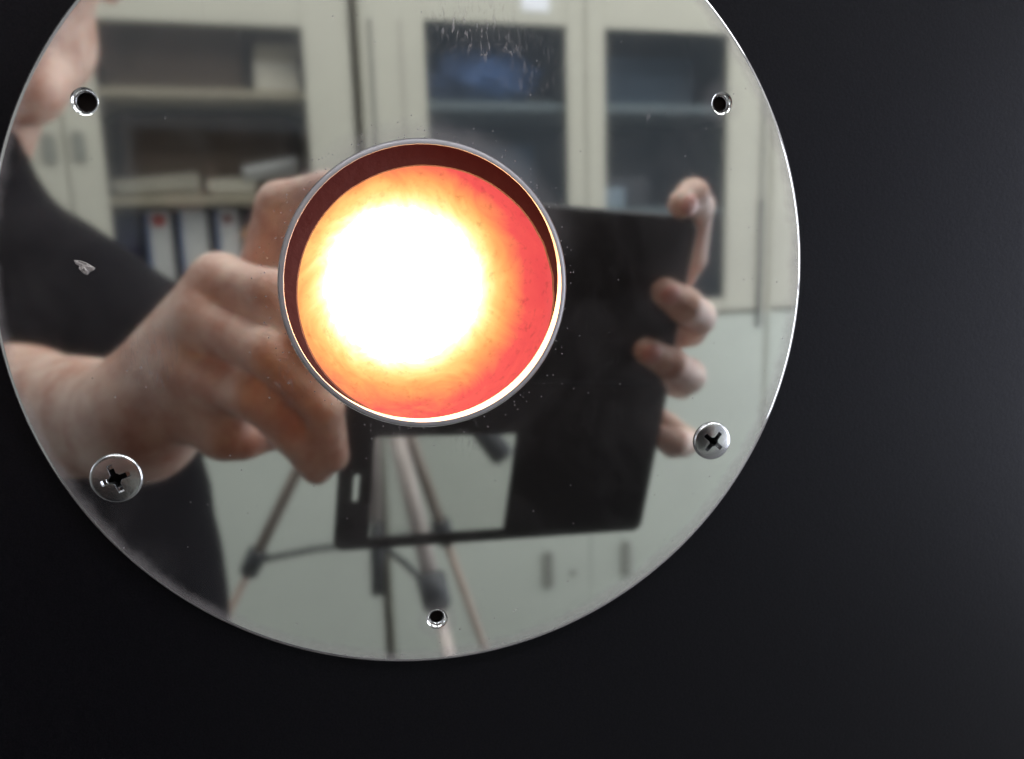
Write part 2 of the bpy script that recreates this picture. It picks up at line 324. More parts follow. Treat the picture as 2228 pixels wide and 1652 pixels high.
def rounded_prism(bm, w0, w1, h0, h1, d0, d1, r, bev, seg=8):
    """rounded rectangle in local x,y; depth z"""
    pts = []
    for cx, cy_, a0 in ((w1 - r, h1 - r, 0), (w0 + r, h1 - r, 90), (w0 + r, h0 + r, 180), (w1 - r, h0 + r, 270)):
        for k in range(seg + 1):
            a = math.radians(a0 + 90 * k / seg); pts.append((cx + r * math.cos(a), cy_ + r * math.sin(a)))
    vs = [bm.verts.new((x, y, d0)) for x, y in pts]; f = bm.faces.new(vs)
    r_ = bmesh.ops.extrude_face_region(bm, geom=[f]); nv = [g for g in r_['geom'] if isinstance(g, bmesh.types.BMVert)]
    bmesh.ops.translate(bm, verts=nv, vec=(0, 0, d1 - d0)); bmesh.ops.recalc_face_normals(bm, faces=bm.faces)
    if bev:
        es = [e for e in bm.edges if len(e.link_faces) == 2 and e.calc_face_angle(0) > 1.0]
        bmesh.ops.bevel(bm, geom=es, offset=bev, segments=3, affect='EDGES', profile=0.5)
def boolean(o, cutters):
    for c in cutters:
        md = o.modifiers.new('cut', 'BOOLEAN'); md.operation = 'DIFFERENCE'; md.object = c; md.solver = 'EXACT'
    bpy.context.view_layer.update()
    dg = bpy.context.evaluated_depsgraph_get(); me = bpy.data.meshes.new_from_object(o.evaluated_get(dg))
    me.name = o.data.name; o.modifiers.clear(); o.data = me
    for c in cutters: bpy.data.objects.remove(c)
    return o

# ------------------------------------------------------------------ smooth body surfaces (round cones joined by a smooth union)
class Body:
    def __init__(s): s.groups = []            # (list of prims, inner k, outer k)
    def group(s, prims, k_in, k_out): s.groups.append((prims, k_in, k_out))
    @staticmethod
    def prim(P, pr):
        if pr[0] == 'c':
            _, a, b, ra, rb = pr; a = np.array(a); b = np.array(b); ab = b - a
            t_ = np.clip(((P - a) @ ab) / (ab @ ab + 1e-12), 0, 1)
            return np.linalg.norm(P - a - t_[:, None] * ab, axis=1) - (ra + (rb - ra) * t_)
        _, c, r, Rm = pr
        Q = (P - np.array(c)) @ Rm; q = Q / np.array(r); n_ = np.linalg.norm(q, axis=1) + 1e-9
        g = np.linalg.norm(Q / np.array(r) ** 2, axis=1) + 1e-9
        return n_ * (n_ - 1) / g
    @staticmethod
    def smin(a, b, k):
        h = np.clip(0.5 + 0.5 * (b - a) / k, 0, 1); return b + (a - b) * h - k * h * (1 - h)
    def sdf(s, P):
        out = None
        for prims, ki, ko in s.groups:
            g = None
            for pr in prims:
                d = s.prim(P, pr); g = d if g is None else s.smin(g, d, ki)
            out = g if out is None else s.smin(out, g, ko)
        return out
    def mesh(s, name, voxel, disp=None, it=5):
        bm = bmesh.new()
        for prims, _, _ in s.groups:
            for pr in prims:
                if pr[0] == 'c':
                    a, b = Vector(pr[1]), Vector(pr[2]); n = max(1, int((b - a).length / max(min(pr[3], pr[4]) * 0.35, 0.002)))
                    n = min(n, 24)
                    for i in range(n + 1):
                        t_ = i / n; bmesh.ops.create_icosphere(bm, subdivisions=2, radius=pr[3] + (pr[4] - pr[3]) * t_, matrix=Matrix.Translation(a.lerp(b, t_)))
                else:
                    R3 = Matrix([list(r) for r in np.array(pr[3])])   # columns = local axes
                    bmesh.ops.create_icosphere(bm, subdivisions=3, radius=1, matrix=Matrix.Translation(Vector(pr[1])) @ R3.to_4x4() @ Matrix.Diagonal((*pr[2], 1)))
        me = bpy.data.meshes.new(name + '_tmp'); bm.to_mesh(me); bm.free()
        o = bpy.data.objects.new('tmp', me); COL.objects.link(o)
        md = o.modifiers.new('r', 'REMESH'); md.mode = 'VOXEL'; md.voxel_size = voxel; md.use_smooth_shade = True
        bpy.context.view_layer.update(); dg = bpy.context.evaluated_depsgraph_get()
        res = bpy.data.meshes.new_from_object(o.evaluated_get(dg)); bpy.data.objects.remove(o); bpy.data.meshes.remove(me)
        res.name = name
        n = len(res.vertices); co = np.empty(n * 3, np.float32); res.vertices.foreach_get('co', co); P = co.reshape(-1, 3).astype(float)
        e = 0.0004
        for i in range(it):
            d = s.sdf(P)
            if i % 2 == 0 or i == 1:
                G = np.stack([s.sdf(P + np.eye(3)[k] * e) - d for k in range(3)], 1) / e
                G /= (np.linalg.norm(G, axis=1)[:, None] + 1e-9)
            P = P - np.clip(d, -voxel * 2, voxel * 2)[:, None] * G
        if disp is not None: P = P + G * disp(P)[:, None]
        res.vertices.foreach_set('co', P.astype(np.float32).ravel()); res.update()
        res.polygons.foreach_set('use_smooth', [True] * len(res.polygons))
        return res
def chain(pts, rad): return [('c', tuple(pts[i]), tuple(pts[i + 1]), rad[i] * MM, rad[i + 1] * MM) for i in range(len(pts) - 1)]
I3 = np.eye(3)

# ================================================================== FURNACE FRONT
panel_bm = bmesh.new()
# black front panel: a plate with a round opening, thickness 2 mm, 3 mm behind the polished face
seg = 96; xo0, xo1, zo0, zo1 = -0.42, 0.48, -0.40, 0.42
inner = [(0.034 * math.cos(2 * math.pi * k / seg), 0.034 * math.sin(2 * math.pi * k / seg)) for k in range(seg)]
outer = []
for k in range(seg):
    a = 2 * math.pi * k / seg; c, s_ = math.cos(a), math.sin(a)
    tx = (xo1 if c > 0 else xo0) / c if abs(c) > 1e-6 else 1e9; tz = (zo1 if s_ > 0 else zo0) / s_ if abs(s_) > 1e-6 else 1e9
    t_ = min(tx, tz); outer.append((t_ * c, t_ * s_))
ring = []
for y in (0.003, 0.005):
    ring.append(([panel_bm.verts.new((x, y, z)) for x, z in inner], [panel_bm.verts.new((x, y, z)) for x, z in outer]))
for k in range(seg):
    k2 = (k + 1) % seg; (a, b), (c, d) = ring
    panel_bm.faces.new((a[k], a[k2], b[k2], b[k])); panel_bm.faces.new((c[k2], c[k], d[k], d[k2]))
    panel_bm.faces.new((a[k2], a[k], c[k], c[k2])); panel_bm.faces.new((b[k], b[k2], d[k2], d[k]))
bmesh.ops.recalc_face_normals(panel_bm, faces=panel_bm.faces)
tag(from_bm('front_panel', panel_bm, M['panel']), kind='structure')

port = tag(empty('furnace_port'), 'round mirror-polished steel flange with a glowing orange furnace mouth, screwed to the black panel', 'furnace port')
bm = bmesh.new()
R0 = 84.73 * MM; cxo, czo = 0.6 * MM, -0.7 * MM
prof = [(0.0301, 0.0001), (0.0303, 0.0), (0.0839, 0.0), (0.0844, 0.00012), (R0, 0.0005), (R0, 0.0027), (R0 - 0.0003, 0.003), (0.0301, 0.003)]
lathe(bm, prof, 256)
for v in bm.verts:       # outline sits a hair off the axis of the mouth
    r = math.hypot(v.co.x, v.co.z)
    if r > 0.06: v.co.x += cxo; v.co.z += czo
plate = from_bm('mirror_plate', bm, M['mirror'], port)
cut = []
HOLES = [(-0.06357, 0.03657, 1.85, 2.6), (0.06472, 0.03792, 1.65, 2.4), (0.0002, -0.07514, 1.55, 2.45)]
for x, z, ri, ro in HOLES:
    b2 = bmesh.new(); lathe(b2, [(0, -0.001), ((ro + 1.0) * MM, -0.001), (ri * MM, (ro - ri) * 0.9 * MM), (ri * MM, 0.004), (0, 0.004)], 48, (x, z), closed=False)
    cut.append(from_bm('cut', b2, M['chamfer']))
for x, z in ((0.06489, -0.03703), (-0.0647, -0.03765)):
    b2 = bmesh.new(); lathe(b2, [(0, -0.001), (0.0021, -0.001), (0.0021, 0.004), (0, 0.004)], 32, (x, z), closed=False); cut.append(from_bm('cut', b2, None))
boolean(plate, cut)
for f in plate.data.polygons: f.use_smooth = not (abs(f.normal.y) > 0.99995)
for x, z, ri, ro in HOLES:      # tapped sleeve seen inside each empty hole
    b2 = bmesh.new(); lathe(b2, [(ri * MM * 0.98, 0.0009), (ri * MM * 0.98, 0.0031), (ri * MM * 0.99, 0.0031), (ri * MM * 0.99, 0.0009)], 32, (x, z))
    from_bm('threaded_hole', b2, M['screw'], port, True)
    b2 = bmesh.new(); lathe(b2, [(0, 0.0027), (ri * MM * 0.98, 0.0027), (ri * MM * 0.98, 0.0029), (0, 0.0029)], 24, (x, z), closed=False)
    from_bm('hole_bottom', b2, M['dark'], port)
# rolled lip of the mouth
bm = bmesh.new()
lathe(bm, [(0.0291, 0.0040), (0.0291, -0.00026), (0.02915, -0.0003), (0.0297, -0.0003), (0.02995, -0.0002), (0.0301, 0.0001), (0.0301, 0.0006), (0.0310, 0.0042), (0.0300, 0.0043)], 192)
for v in bm.verts:       # collar deepened at the lower right, shaped to catch a bright band of glow
    if abs(math.hypot(v.co.x, v.co.z) - 0.0291) < 1e-5 and v.co.y > 0.003:
        v.co.y = 0.0003 + 0.0044 * max(0, math.cos(math.atan2(v.co.z, v.co.x) + math.radians(48))) ** 1.2
lip = from_bm('rim_ring', bm, M['rim'], port, True); lip.data.set_sharp_from_angle(angle=math.radians(25))
# ceramic ring behind the lip, its opening a little low and to the right
bm = bmesh.new(); s2 = 160; RO = 0.0345
ra, rb, rc, rd = [], [], [], []
for k in range(s2):
    a = 2 * math.pi * k / s2; w = 1 + 0.004 * noise.noise(Vector((3 * math.cos(a), 3 * math.sin(a), 2)))
    if -0.1 < a < 0.75 or a > 2 * math.pi - 0.1: w += 0.006 * noise.noise(Vector((9 * math.cos(a), 9 * math.sin(a), 5)))
    x, z = 0.0010 + 0.0281 * w * math.cos(a), -0.0028 + 0.0281 * w * math.sin(a)
    ra.append(bm.verts.new((RO * math.cos(a), 0.0075, RO * math.sin(a)))); rb.append(bm.verts.new((x * 1.008, 0.0075, z * 1.008)))
    rc.append(bm.verts.new((x, 0.0082, z))); rd.append(bm.verts.new((0.001 + (x - .001) * 1.03, 0.0112, -0.0028 + (z + .0028) * 1.03)))
re_ = [bm.verts.new((RO * math.cos(2 * math.pi * k / s2), 0.0112, RO * math.sin(2 * math.pi * k / s2))) for k in range(s2)]
for A, B in ((ra, rb), (rb, rc), (rc, rd), (rd, re_), (re_, ra)):
    for k in range(s2): bm.faces.new((A[k], A[(k + 1) % s2], B[(k + 1) % s2], B[k]))
bmesh.ops.recalc_face_normals(bm, faces=bm.faces)
from_bm('ceramic_ring', bm, M['ember'], port)
# glowing bowl
bm = bmesh.new()
prof = [(0.0330, 0.0113), (0.0333, 0.016), (0.0330, 0.022), (0.0315, 0.029), (0.028, 0.035), (0.022, 0.0395), (0.014, 0.042), (0.006, 0.0432), (0, 0.0434)]
lathe(bm, prof, 128, closed=False)
bmesh.ops.subdivide_edges(bm, edges=bm.edges, cuts=1, use_grid_fill=True)
for v in bm.verts:
    nz = noise.noise(v.co * 260) * 0.0004 + noise.noise(v.co * 90) * 0.0006
    v.co += Vector((v.co.x, 0.02, v.co.z)).normalized() * nz
from_bm('glowing_bowl', bm, M['glow'], port, True)
# casing behind the bowl so that no light leaks into the room
bm = bmesh.new(); lathe(bm, [(0.0348, 0.0052), (0.0352, 0.0052), (0.0352, 0.05), (0, 0.05), (0, 0.0495), (0.0348, 0.0495)], 64, closed=False)
from_bm('port_casing', bm, M['dark'], port)

def screw(x, z, r, h, rot, dome):
    bm = bmesh.new()
    pr = [(0, -0.0018)] if False else []
    n_ = 10
    for k in range(n_ + 1):
        t_ = k / n_; rr = r * 0.93 * t_; pr.append((rr, -(h - dome * t_ * t_)))
    pr += [(r * 0.965, -(h - dome) * 0.86), (r * 0.99, -(h - dome) * 0.55), (r, -(h - dome) * 0.12), (r, 0.0006), (0, 0.0006)]
    lathe(bm, pr, 72, (0, 0), closed=False)
    o = from_bm('screw', bm, M['screw'], port)
    cuts = []
    for a in (0, 90):
        b2 = bmesh.new(); L_, w_ = r * 0.60, r * 0.115
        q = []
        for (lx, ww, yy) in ((L_, w_, -h - 0.0005), (L_ * 0.97, w_ * 0.97, -h + 0.0005), (L_ * 0.62, w_ * 0.7, -h + 0.0020)):
            q.append([b2.verts.new((sx * lx, yy, sz * ww)) for sx, sz in ((-1, -1), (1, -1), (1, 1), (-1, 1))])
        b2.faces.new(q[0][::-1]); b2.faces.new(q[2])
        for A, B in zip(q, q[1:]):
            for k in range(4): b2.faces.new((A[k], A[(k + 1) % 4], B[(k + 1) % 4], B[k]))
        bmesh.ops.recalc_face_normals(b2, faces=b2.faces)
        bmesh.ops.rotate(b2, verts=b2.verts, cent=(0, 0, 0), matrix=Matrix.Rotation(math.radians(a), 3, 'Y'))
        cuts.append(from_bm('cut', b2, M['recess']))
    b2 = bmesh.new(); lathe(b2, [(0, -h - 0.0006), (r * 0.27, -h - 0.0006), (r * 0.22, -h + 0.0004), (r * 0.14, -h + 0.0020), (0, -h + 0.0021)], 24, closed=False)
    cuts.append(from_bm('cut', b2, M['recess']))
    boolean(o, cuts)
    md = o.modifiers.new('bev', 'BEVEL'); md.width = 0.00007; md.segments = 2; md.limit_method = 'ANGLE'; md.angle_limit = math.radians(40)
    for f in o.data.polygons: f.use_smooth = abs(f.normal.y) > 0.15 and f.area > 0
    try: o.data.set_sharp_from_angle(angle=math.radians(32))
    except Exception: pass
    for f in o.data.polygons: f.use_smooth = True
    o.location = (x, 0, z); o.rotation_euler = (0, math.radians(rot), 0)
    return o
s_a = screw(-0.0647, -0.03765, 5.15 * MM, 0.80 * MM, -19, 0.22 * MM); s_a['label'] = 'wide flat cross-head screw at the lower left of the flange'
s_b = screw(0.06489, -0.03703, 4.45 * MM, 1.25 * MM, 40, 0.50 * MM); s_b['label'] = 'small domed cross-head screw at the lower right of the flange'
# crusty flake stuck on the polished face
bm = bmesh.new(); fx, fz = -0.0667, 0.0057
outl = [(-19, 12), (-6, 11), (6, 6), (16, -1), (22, -5), (19, -10), (10, -14), (5, -20), (-2, -17), (-6, -12), (-11, -6), (-9, 0), (-16, 4)]
top = []; bot = []; 
for (x, z) in outl:
    X, Z = fx + x * 0.000095, fz + z * 0.000095
    bot.append(bm.verts.new((X, 0.00005, Z))); top.append(bm.verts.new((X * 0.9 + fx * 0.1, -0.00012 - random.random() * 0.00012, Z * 0.9 + fz * 0.1)))
mid = [bm.verts.new((fx + (p[0] * 0.45) * 0.000095, -0.00005 - random.random() * 0.00035, fz + p[1] * 0.45 * 0.000095)) for p in outl]
cen = bm.verts.new((fx, -0.0001, fz)); n_ = len(outl)
for k in range(n_):
    k2 = (k + 1) % n_
    bm.faces.new((bot[k], bot[k2], top[k2], top[k])); bm.faces.new((top[k], top[k2], mid[k2], mid[k])); bm.faces.new((mid[k], mid[k2], cen))
bmesh.ops.recalc_face_normals(bm, faces=bm.faces)
from_bm('residue_flake', bm, M['flake'], port)

# ================================================================== PHONE WITH OPEN FLIP COVER
c4, s4 = math.cos(math.radians(4)), math.sin(math.radians(4))
ux = RT * c4 + DN * s4; vy = -RT * s4 + DN * c4
PM = Matrix(((ux[0], -vy[0], FW[0], CAM[0]), (ux[1], -vy[1], FW[1], CAM[1]), (ux[2], -vy[2], FW[2], CAM[2]), (0, 0, 0, 1)))
PM = PM @ Matrix.Diagonal((1, 1, 1, 1))
# local axes: x along the long side, y up, z towards the plate (right handed check)
if PM.to_3x3().determinant() < 0: PM = PM @ Matrix.Diagonal((1, 1, -1, 1)); ZS = -1
else: ZS = 1
phone = tag(empty('phone', mat=PM), 'large black phone held sideways with its windowed flip cover folded down, mirrored in the plate', 'phone')
def zz(a, b): return tuple(sorted((a * ZS, b * ZS)))
bm = bmesh.new(); z0, z1 = zz(-0.0098, -0.0018); rounded_prism(bm, -0.0105, 0.160, -0.068, 0.0158, z0, z1, 0.008, 0.0015)
o = from_bm('phone_body', bm, M['case'], phone, False)
bm = bmesh.new(); z0, z1 = zz(-0.0014, -0.0026); lathe(bm, [(0.0045, z0), (0.0056, z0), (0.0056, z1), (0.0045, z1)], 40); bmesh.ops.rotate(bm, verts=bm.verts, cent=(0, 0, 0), matrix=Matrix.Rotation(math.radians(90), 3, 'X'))
for v in bm.verts: v.co.z = v.co.z if ZS * v.co.z < 0 else -v.co.z
bmesh.ops.recalc_face_normals(bm, faces=bm.faces)
from_bm('lens_ring', bm, M['lring'], phone, True)
z0, z1 = zz(-0.0017, -0.0019); bm = bmesh.new(); bmesh.ops.create_circle(bm, cap_ends=True, segments=32, radius=0.0045, matrix=Matrix.Translation((0, 0, -0.0017 * ZS)))
from_bm('lens', bm, M['lens'], phone)
bm = bmesh.new(); z0, z1 = zz(-0.0040, -0.0020); rounded_prism(bm, -0.0035, 0.1612, -0.1530, -0.0690, z0, z1, 0.005, 0.0005)
cover = from_bm('flip_cover', bm, M['leather'], phone)
cs = []
for (a, b, c, d, r) in ((0.0122, 0.0815, -0.1470, -0.0945, 0.0008), (0.0038, 0.0066, -0.1275, -0.1130, 0.0013)):
    bm = bmesh.new(); rounded_prism(bm, a, b, c, d, -0.008, 0.008, r, 0, 4); k = from_bm('cut', bm, None); k.matrix_world = PM; cs.append(k)
bpy.context.view_layer.update(); boolean(cover, cs)
fz = -0.003 * ZS
bm = bmesh.new(); bm_box(bm, 0.0120, 0.0817, -0.1472, -0.0943, fz - 0.0001, fz + 0.0001); from_bm('window_film', bm, M['film'], cover)
bm = bmesh.new(); tube(bm, [(-0.002, -0.0686, -0.0034 * ZS), (0.158, -0.0686, -0.0034 * ZS)], 0.0012, 10); from_bm('cover_hinge', bm, M['leather'], phone, True)

# ================================================================== PERSON
person = tag(empty('person', loc=(-0.30, -0.52, -1.35)), 'person in a black T-shirt holding up the phone with both hands, mirrored in the plate', 'person')
PL = Vector((-0.30, -0.52, -1.35))
def kid(o): o.parent = person; o.matrix_parent_inverse = Matrix.Translation(-PL); return o
B = Body()
neck = Vector((-0.345, -0.54, 0.03)); head = Vector((-0.262, -0.495, 0.217))
# torso, hips, legs
tor = [('e', (-0.31, -0.545, -0.14), (0.145, 0.095, 0.16), I3), ('e', (-0.30, -0.545, -0.32), (0.135, 0.092, 0.20), I3), ('e', (-0.30, -0.55, -0.46), (0.155, 0.105, 0.12), I3),
       ('c', (-0.42, -0.545, -0.070), (-0.34, -0.54, -0.01), 0.045, 0.045), ('c', (-0.34, -0.54, -0.01), (-0.21, -0.545, -0.09), 0.045, 0.045)]
B.group(tor, 0.05, 0.03)
hipL, hipR = Vector((-0.385, -0.55, -0.50)), Vector((-0.215, -0.55, -0.50))
for hp in (hipL, hipR):
    kx = hp.x; B.group([('c', tuple(hp), (kx, -0.545, -0.92), 0.080, 0.055), ('c', (kx, -0.545, -0.92), (kx, -0.56, -1.28), 0.055, 0.038), ('c', (kx, -0.56, -1.31), (kx, -0.42, -1.325), 0.034, 0.026)], 0.02, 0.04)
# neck and head (face turned towards the phone, chin down a little)
yaw, pit = math.radians(-24), math.radians(-12)
HR = (Matrix.Rotation(yaw, 3, 'Z') @ Matrix.Rotation(pit, 3, 'X'))
HRn = np.array(HR)
def hp_(x, y, z): return tuple(head + HR @ Vector((x, y, z)))
B.group([('c', tuple(neck), hp_(0, -0.02, -0.05), 0.056, 0.054)], 0.02, 0.03)
B.group([('e', hp_(0, -0.012, 0.025), (0.076, 0.095, 0.098), HRn), ('e', hp_(0, 0.018, -0.045), (0.062, 0.066, 0.070), HRn), ('c', hp_(-0.012, 0.062, -0.098), hp_(0.012, 0.062, -0.098), 0.020, 0.020),
         ('c', hp_(-0.045, 0.0, -0.075), hp_(-0.012, 0.055, -0.098), 0.018, 0.018), ('c', hp_(0.045, 0.0, -0.075), hp_(0.012, 0.055, -0.098), 0.018, 0.018),
         ('c', hp_(-0.03, 0.062, 0.028), hp_(0.03, 0.062, 0.028), 0.022, 0.022), ('e', hp_(-0.042, 0.050, -0.018), (0.022, 0.022, 0.022), HRn), ('e', hp_(0.042, 0.050, -0.018), (0.022, 0.022, 0.022), HRn)], 0.022, 0.03)
B.group([('c', hp_(0, 0.083, 0.010), hp_(0, 0.103, -0.028), 0.007, 0.011), ('c', hp_(-0.012, 0.090, -0.032), hp_(0.012, 0.090, -0.032), 0.008, 0.008)], 0.006, 0.010)
for sx in (-1, 1):
    B.group([('e', hp_(sx * 0.080, -0.008, -0.002), (0.009, 0.018, 0.031), HRn), ('e', hp_(sx * 0.078, -0.004, -0.024), (0.008, 0.010, 0.012), HRn)], 0.006, 0.005)
# right arm: shoulder > elbow > wrist, hidden behind the phone
RS = Vector((-0.205, -0.545, -0.100)); RE = Vector((0.055, -0.50, -0.100)); RW = mph(1330, 720, -75)
B.group([('c', tuple(RS), tuple(RE), 0.046, 0.038), ('c', tuple(RE), tuple(RE.lerp(RW, 0.35)), 0.040, 0.038), ('c', tuple(RE.lerp(RW, 0.35)), tuple(RW), 0.038, 0.026)], 0.02, 0.02)
# left arm
LS = Vector((-0.425, -0.545, -0.085)); LE = mir(-330, 960, -0.43)
f0 = mir(40, 905, -0.335); LW = mir(305, 912, -0.222)
B.group([('c', tuple(LS), tuple(LE), 0.046, 0.040), ('c', tuple(LE), tuple(f0), 0.042, 0.0375), ('c', tuple(f0), tuple(LW), 0.0375, 0.0265)], 0.018, 0.02)
# left hand
I1, I2, I3_, I4 = mir(478, 618, -0.197), mir(592, 640, -0.172), mir(668, 730, -0.163), mir(712, 810, -0.170)
M1, M2, M3_, M4_ = mir(445, 705, -0.190), mir(588, 765, -0.164), mir(700, 880, -0.170), mir(722, 992, -0.184)
G1, G2, G3_, G4_ = mir(415, 815, -0.192), mir(548, 856, -0.171), mir(634, 940, -0.177), mir(690, 1020, -0.188)
K1, K2, K3_, K4_ = mir(392, 905, -0.200), mir(478, 952, -0.193), mir(535, 962, -0.195), mir(590, 952, -0.200)
T1, T2, T3_, T4_ = mir(430, 740, -0.222), mir(560, 640, -0.218), mir(612, 450, -0.210), mir(712, 415, -0.202)
LWt, LWb = LW.lerp(I1, 0.02) + Vector((0, 0, 0.010)), LW + Vector((0, 0, -0.009))
palm = [('c', tuple(LWt), tuple(I1), 0.020, 0.0125), ('c', tuple(LW), tuple(M1), 0.021, 0.0125), ('c', tuple(LW), tuple(G1), 0.021, 0.0118), ('c', tuple(LWb), tuple(K1), 0.018, 0.0108),
        ('c', tuple(LW.lerp(I1, 0.3) + Vector((0, -0.012, 0))), tuple(T1), 0.015, 0.015), ('c', tuple(T1), tuple(T2), 0.0150, 0.0120), ('c', tuple(G1), tuple(K2), 0.0125, 0.0085), ('c', tuple(G1.lerp(G2, .5)), tuple(K2.lerp(K3_, .6)), 0.010, 0.007)]
B.group(palm, 0.010, 0.012)
B.group(chain([I1, I2, I3_, I4], [11.5, 9.6, 8.4, 7.0]), 0.003, 0.004)
B.group(chain([M1, M2, M3_, M4_], [11.8, 10.0, 8.8, 7.4]), 0.003, 0.0035)
B.group(chain([G1, G2, G3_, G4_], [11.2, 9.8, 8.8, 7.2]), 0.003, 0.0045)
B.group(chain([K1, K2, K3_, K4_], [9.8, 8.2, 7.2, 6.2]), 0.003, 0.0035)
B.group(chain([T2, T3_, T4_], [11.5, 10.8, 8.6]), 0.003, 0.004)
# right hand: finger tips on the back of the phone, rest wraps behind
fi = [mph(1450, 640, -62), mph(1500, 560, -30), mph(1519, 450, -10), mph(1508, 425, 2), mph(1484, 444, 6)]
fm = [mph(1430, 730, -60), mph(1500, 715, -34), mph(1515, 690, -10), mph(1490, 664, 4), mph(1447, 636, 6.5)]
fr = [mph(1415, 810, -58), mph(1480, 830, -34), mph(1495, 818, -10), mph(1460, 792, 4), mph(1408, 764, 6)]
fp = [mph(1390, 890, -56), mph(1450, 930, -40), mph(1485, 960, -22), mph(1465, 962, -9), mph(1430, 945, -8)]
ft = [mph(1350, 640, -60), mph(1330, 560, -40), mph(1300, 540, -24), mph(1265, 545, -16)]
B.group([('c', tuple(RW), tuple(q[0]), 0.019, 0.012) for q in (fi, fm, fr, fp)] + [('c', tuple(RW), tuple(ft[0]), 0.019, 0.013)], 0.010, 0.012)
B.group(chain(fi, [10.5, 8.8, 7.6, 7.4, 6.6]), 0.002, 0.003)
B.group(chain(fm, [11, 9.8, 9.8, 8.6, 6.9]), 0.002, 0.003)
B.group(chain(fr, [10.5, 9.4, 9.4, 8.2, 6.7]), 0.002, 0.003)
B.group(chain(fp, [9.5, 8.0, 8.6, 8.2, 6.0]), 0.002, 0.003)
B.group(chain(ft, [12.5, 10.5, 9.5, 8.5]), 0.002, 0.003)
KN = [(I2, .006), (M2, .006), (G2, .006), (I1, .010), (M1, .010), (G1, .009)]
def skin_disp(P):
    d = np.zeros(len(P))
    for q, r in KN:                     # knuckles: slightly raised, with a crease over the joint
        r0 = np.linalg.norm(P - np.array(q), axis=1); d += 0.0007 * np.exp(-((r0 - r * 1.2) / (r * .7)) ** 2) * (P[:, 1] > q.y)
    for a, b in ((LW, M1), (LW, G1), (LW, I1)):   # tendons on the back of the hand
        a = np.array(a); b = np.array(b); ab = b - a; t_ = np.clip(((P - a) @ ab) / (ab @ ab), 0.25, 1.0)
        q = P - a - t_[:, None] * ab; rr = np.hypot(q[:, 0], q[:, 2]); d += 0.0012 * np.exp(-(rr / 0.004) ** 2) * (q[:, 1] > 0) * (t_ < 0.98)
    return d
me = B.mesh('person_body', 0.0026, skin_disp)
body = link('body', me, M['skin'], None); body.parent = person; body.matrix_parent_inverse = Matrix.Translation(-PL)
# nails of the right hand, on the side of the finger tips that faces the plate
for a, b, rr in ((fi[3], fi[4], 6.6), (fm[3], fm[4], 6.9), (fr[3], fr[4], 6.7)):
    d = (b - a).normalized(); up = Vector(FW); up = (up - d * up.dot(d)).normalized(); sd = d.cross(up)
    Mx = Matrix((( sd.x, d.x, up.x, 0), (sd.y, d.y, up.y, 0), (sd.z, d.z, up.z, 0), (0, 0, 0, 1))); c = b + d * 0.0012 + up * (rr - 1.15) * MM
    bm = bmesh.new(); bmesh.ops.create_uvsphere(bm, u_segments=20, v_segments=12, radius=1, matrix=Matrix.Translation(c) @ Mx @ Matrix.Diagonal((0.0048, 0.0060, 0.0018, 1)))
    kid(from_bm('fingernail', bm, M['nail'], None, True))
# T-shirt
S = Body()
S.group([('e', (-0.31, -0.545, -0.145), (0.150, 0.108, 0.165), I3), ('e', (-0.303, -0.545, -0.32), (0.160, 0.112, 0.22), I3), ('e', (-0.30, -0.55, -0.48), (0.158, 0.118, 0.12), I3),
         ('c', (-0.425, -0.545, -0.075), (-0.330, -0.54, 0.010), 0.056, 0.055), ('c', (-0.330, -0.54, 0.010), (-0.188, -0.54, -0.080), 0.055, 0.052), ('c', (-0.360, -0.54, 0.03), (-0.314, -0.512, 0.100), 0.062, 0.056)], 0.05, 0.03)  # collar raised so black cloth stands in for the shaded neck
S.group([('c', tuple(RS), tuple(RS.lerp(RE, 0.97)), 0.055, 0.056)], 0.01, 0.03); S.group([('c', tuple(LS), tuple(LS.lerp(LE, 0.62)), 0.056, 0.060)], 0.01, 0.03)
def folds(P): return np.array([0.004 * noise.noise(Vector((p[0] * 9, p[1] * 9, p[2] * 22))) + 0.002 * noise.noise(Vector((p[0] * 40, p[1] * 30, p[2] * 14))) for p in P])
kid(link('t_shirt', S.mesh('t_shirt', 0.008, folds), M['shirt']))
T = Body(); T.group([('e', (-0.30, -0.55, -0.50), (0.160, 0.112, 0.10), I3)], 0.02, 0.03)
for hp in (hipL, hipR): T.group([('c', tuple(hp), (hp.x, -0.545, -0.92), 0.092, 0.072), ('c', (hp.x, -0.545, -0.92), (hp.x, -0.56, -1.27), 0.072, 0.062)], 0.02, 0.02)
kid(link('trousers', T.mesh('trousers', 0.010), M['trouser']))
for hp in (hipL, hipR):
    F = Body(); F.group([('c', (hp.x, -0.57, -1.30), (hp.x, -0.43, -1.315), 0.046, 0.036), ('e', (hp.x, -0.50, -1.335), (0.05, 0.14, 0.02), I3)], 0.01, 0.01)
    kid(link('shoe', F.mesh('shoe', 0.006), M['shoe']))
Hh = Body(); Hh.group([('e', hp_(0, -0.026, 0.040), (0.085, 0.100, 0.100), HRn), ('c', hp_(-0.03, 0.052, 0.092), hp_(0.03, 0.052, 0.092), 0.024, 0.024), ('e', hp_(0, -0.06, -0.02), (0.074, 0.055, 0.07), HRn)], 0.02, 0.02)
kid(link('hair', Hh.mesh('hair', 0.005, lambda P: np.array([0.004 * noise.noise(Vector((p[0] * 160, p[1] * 30, p[2] * 60))) for p in P])), M['hair']))
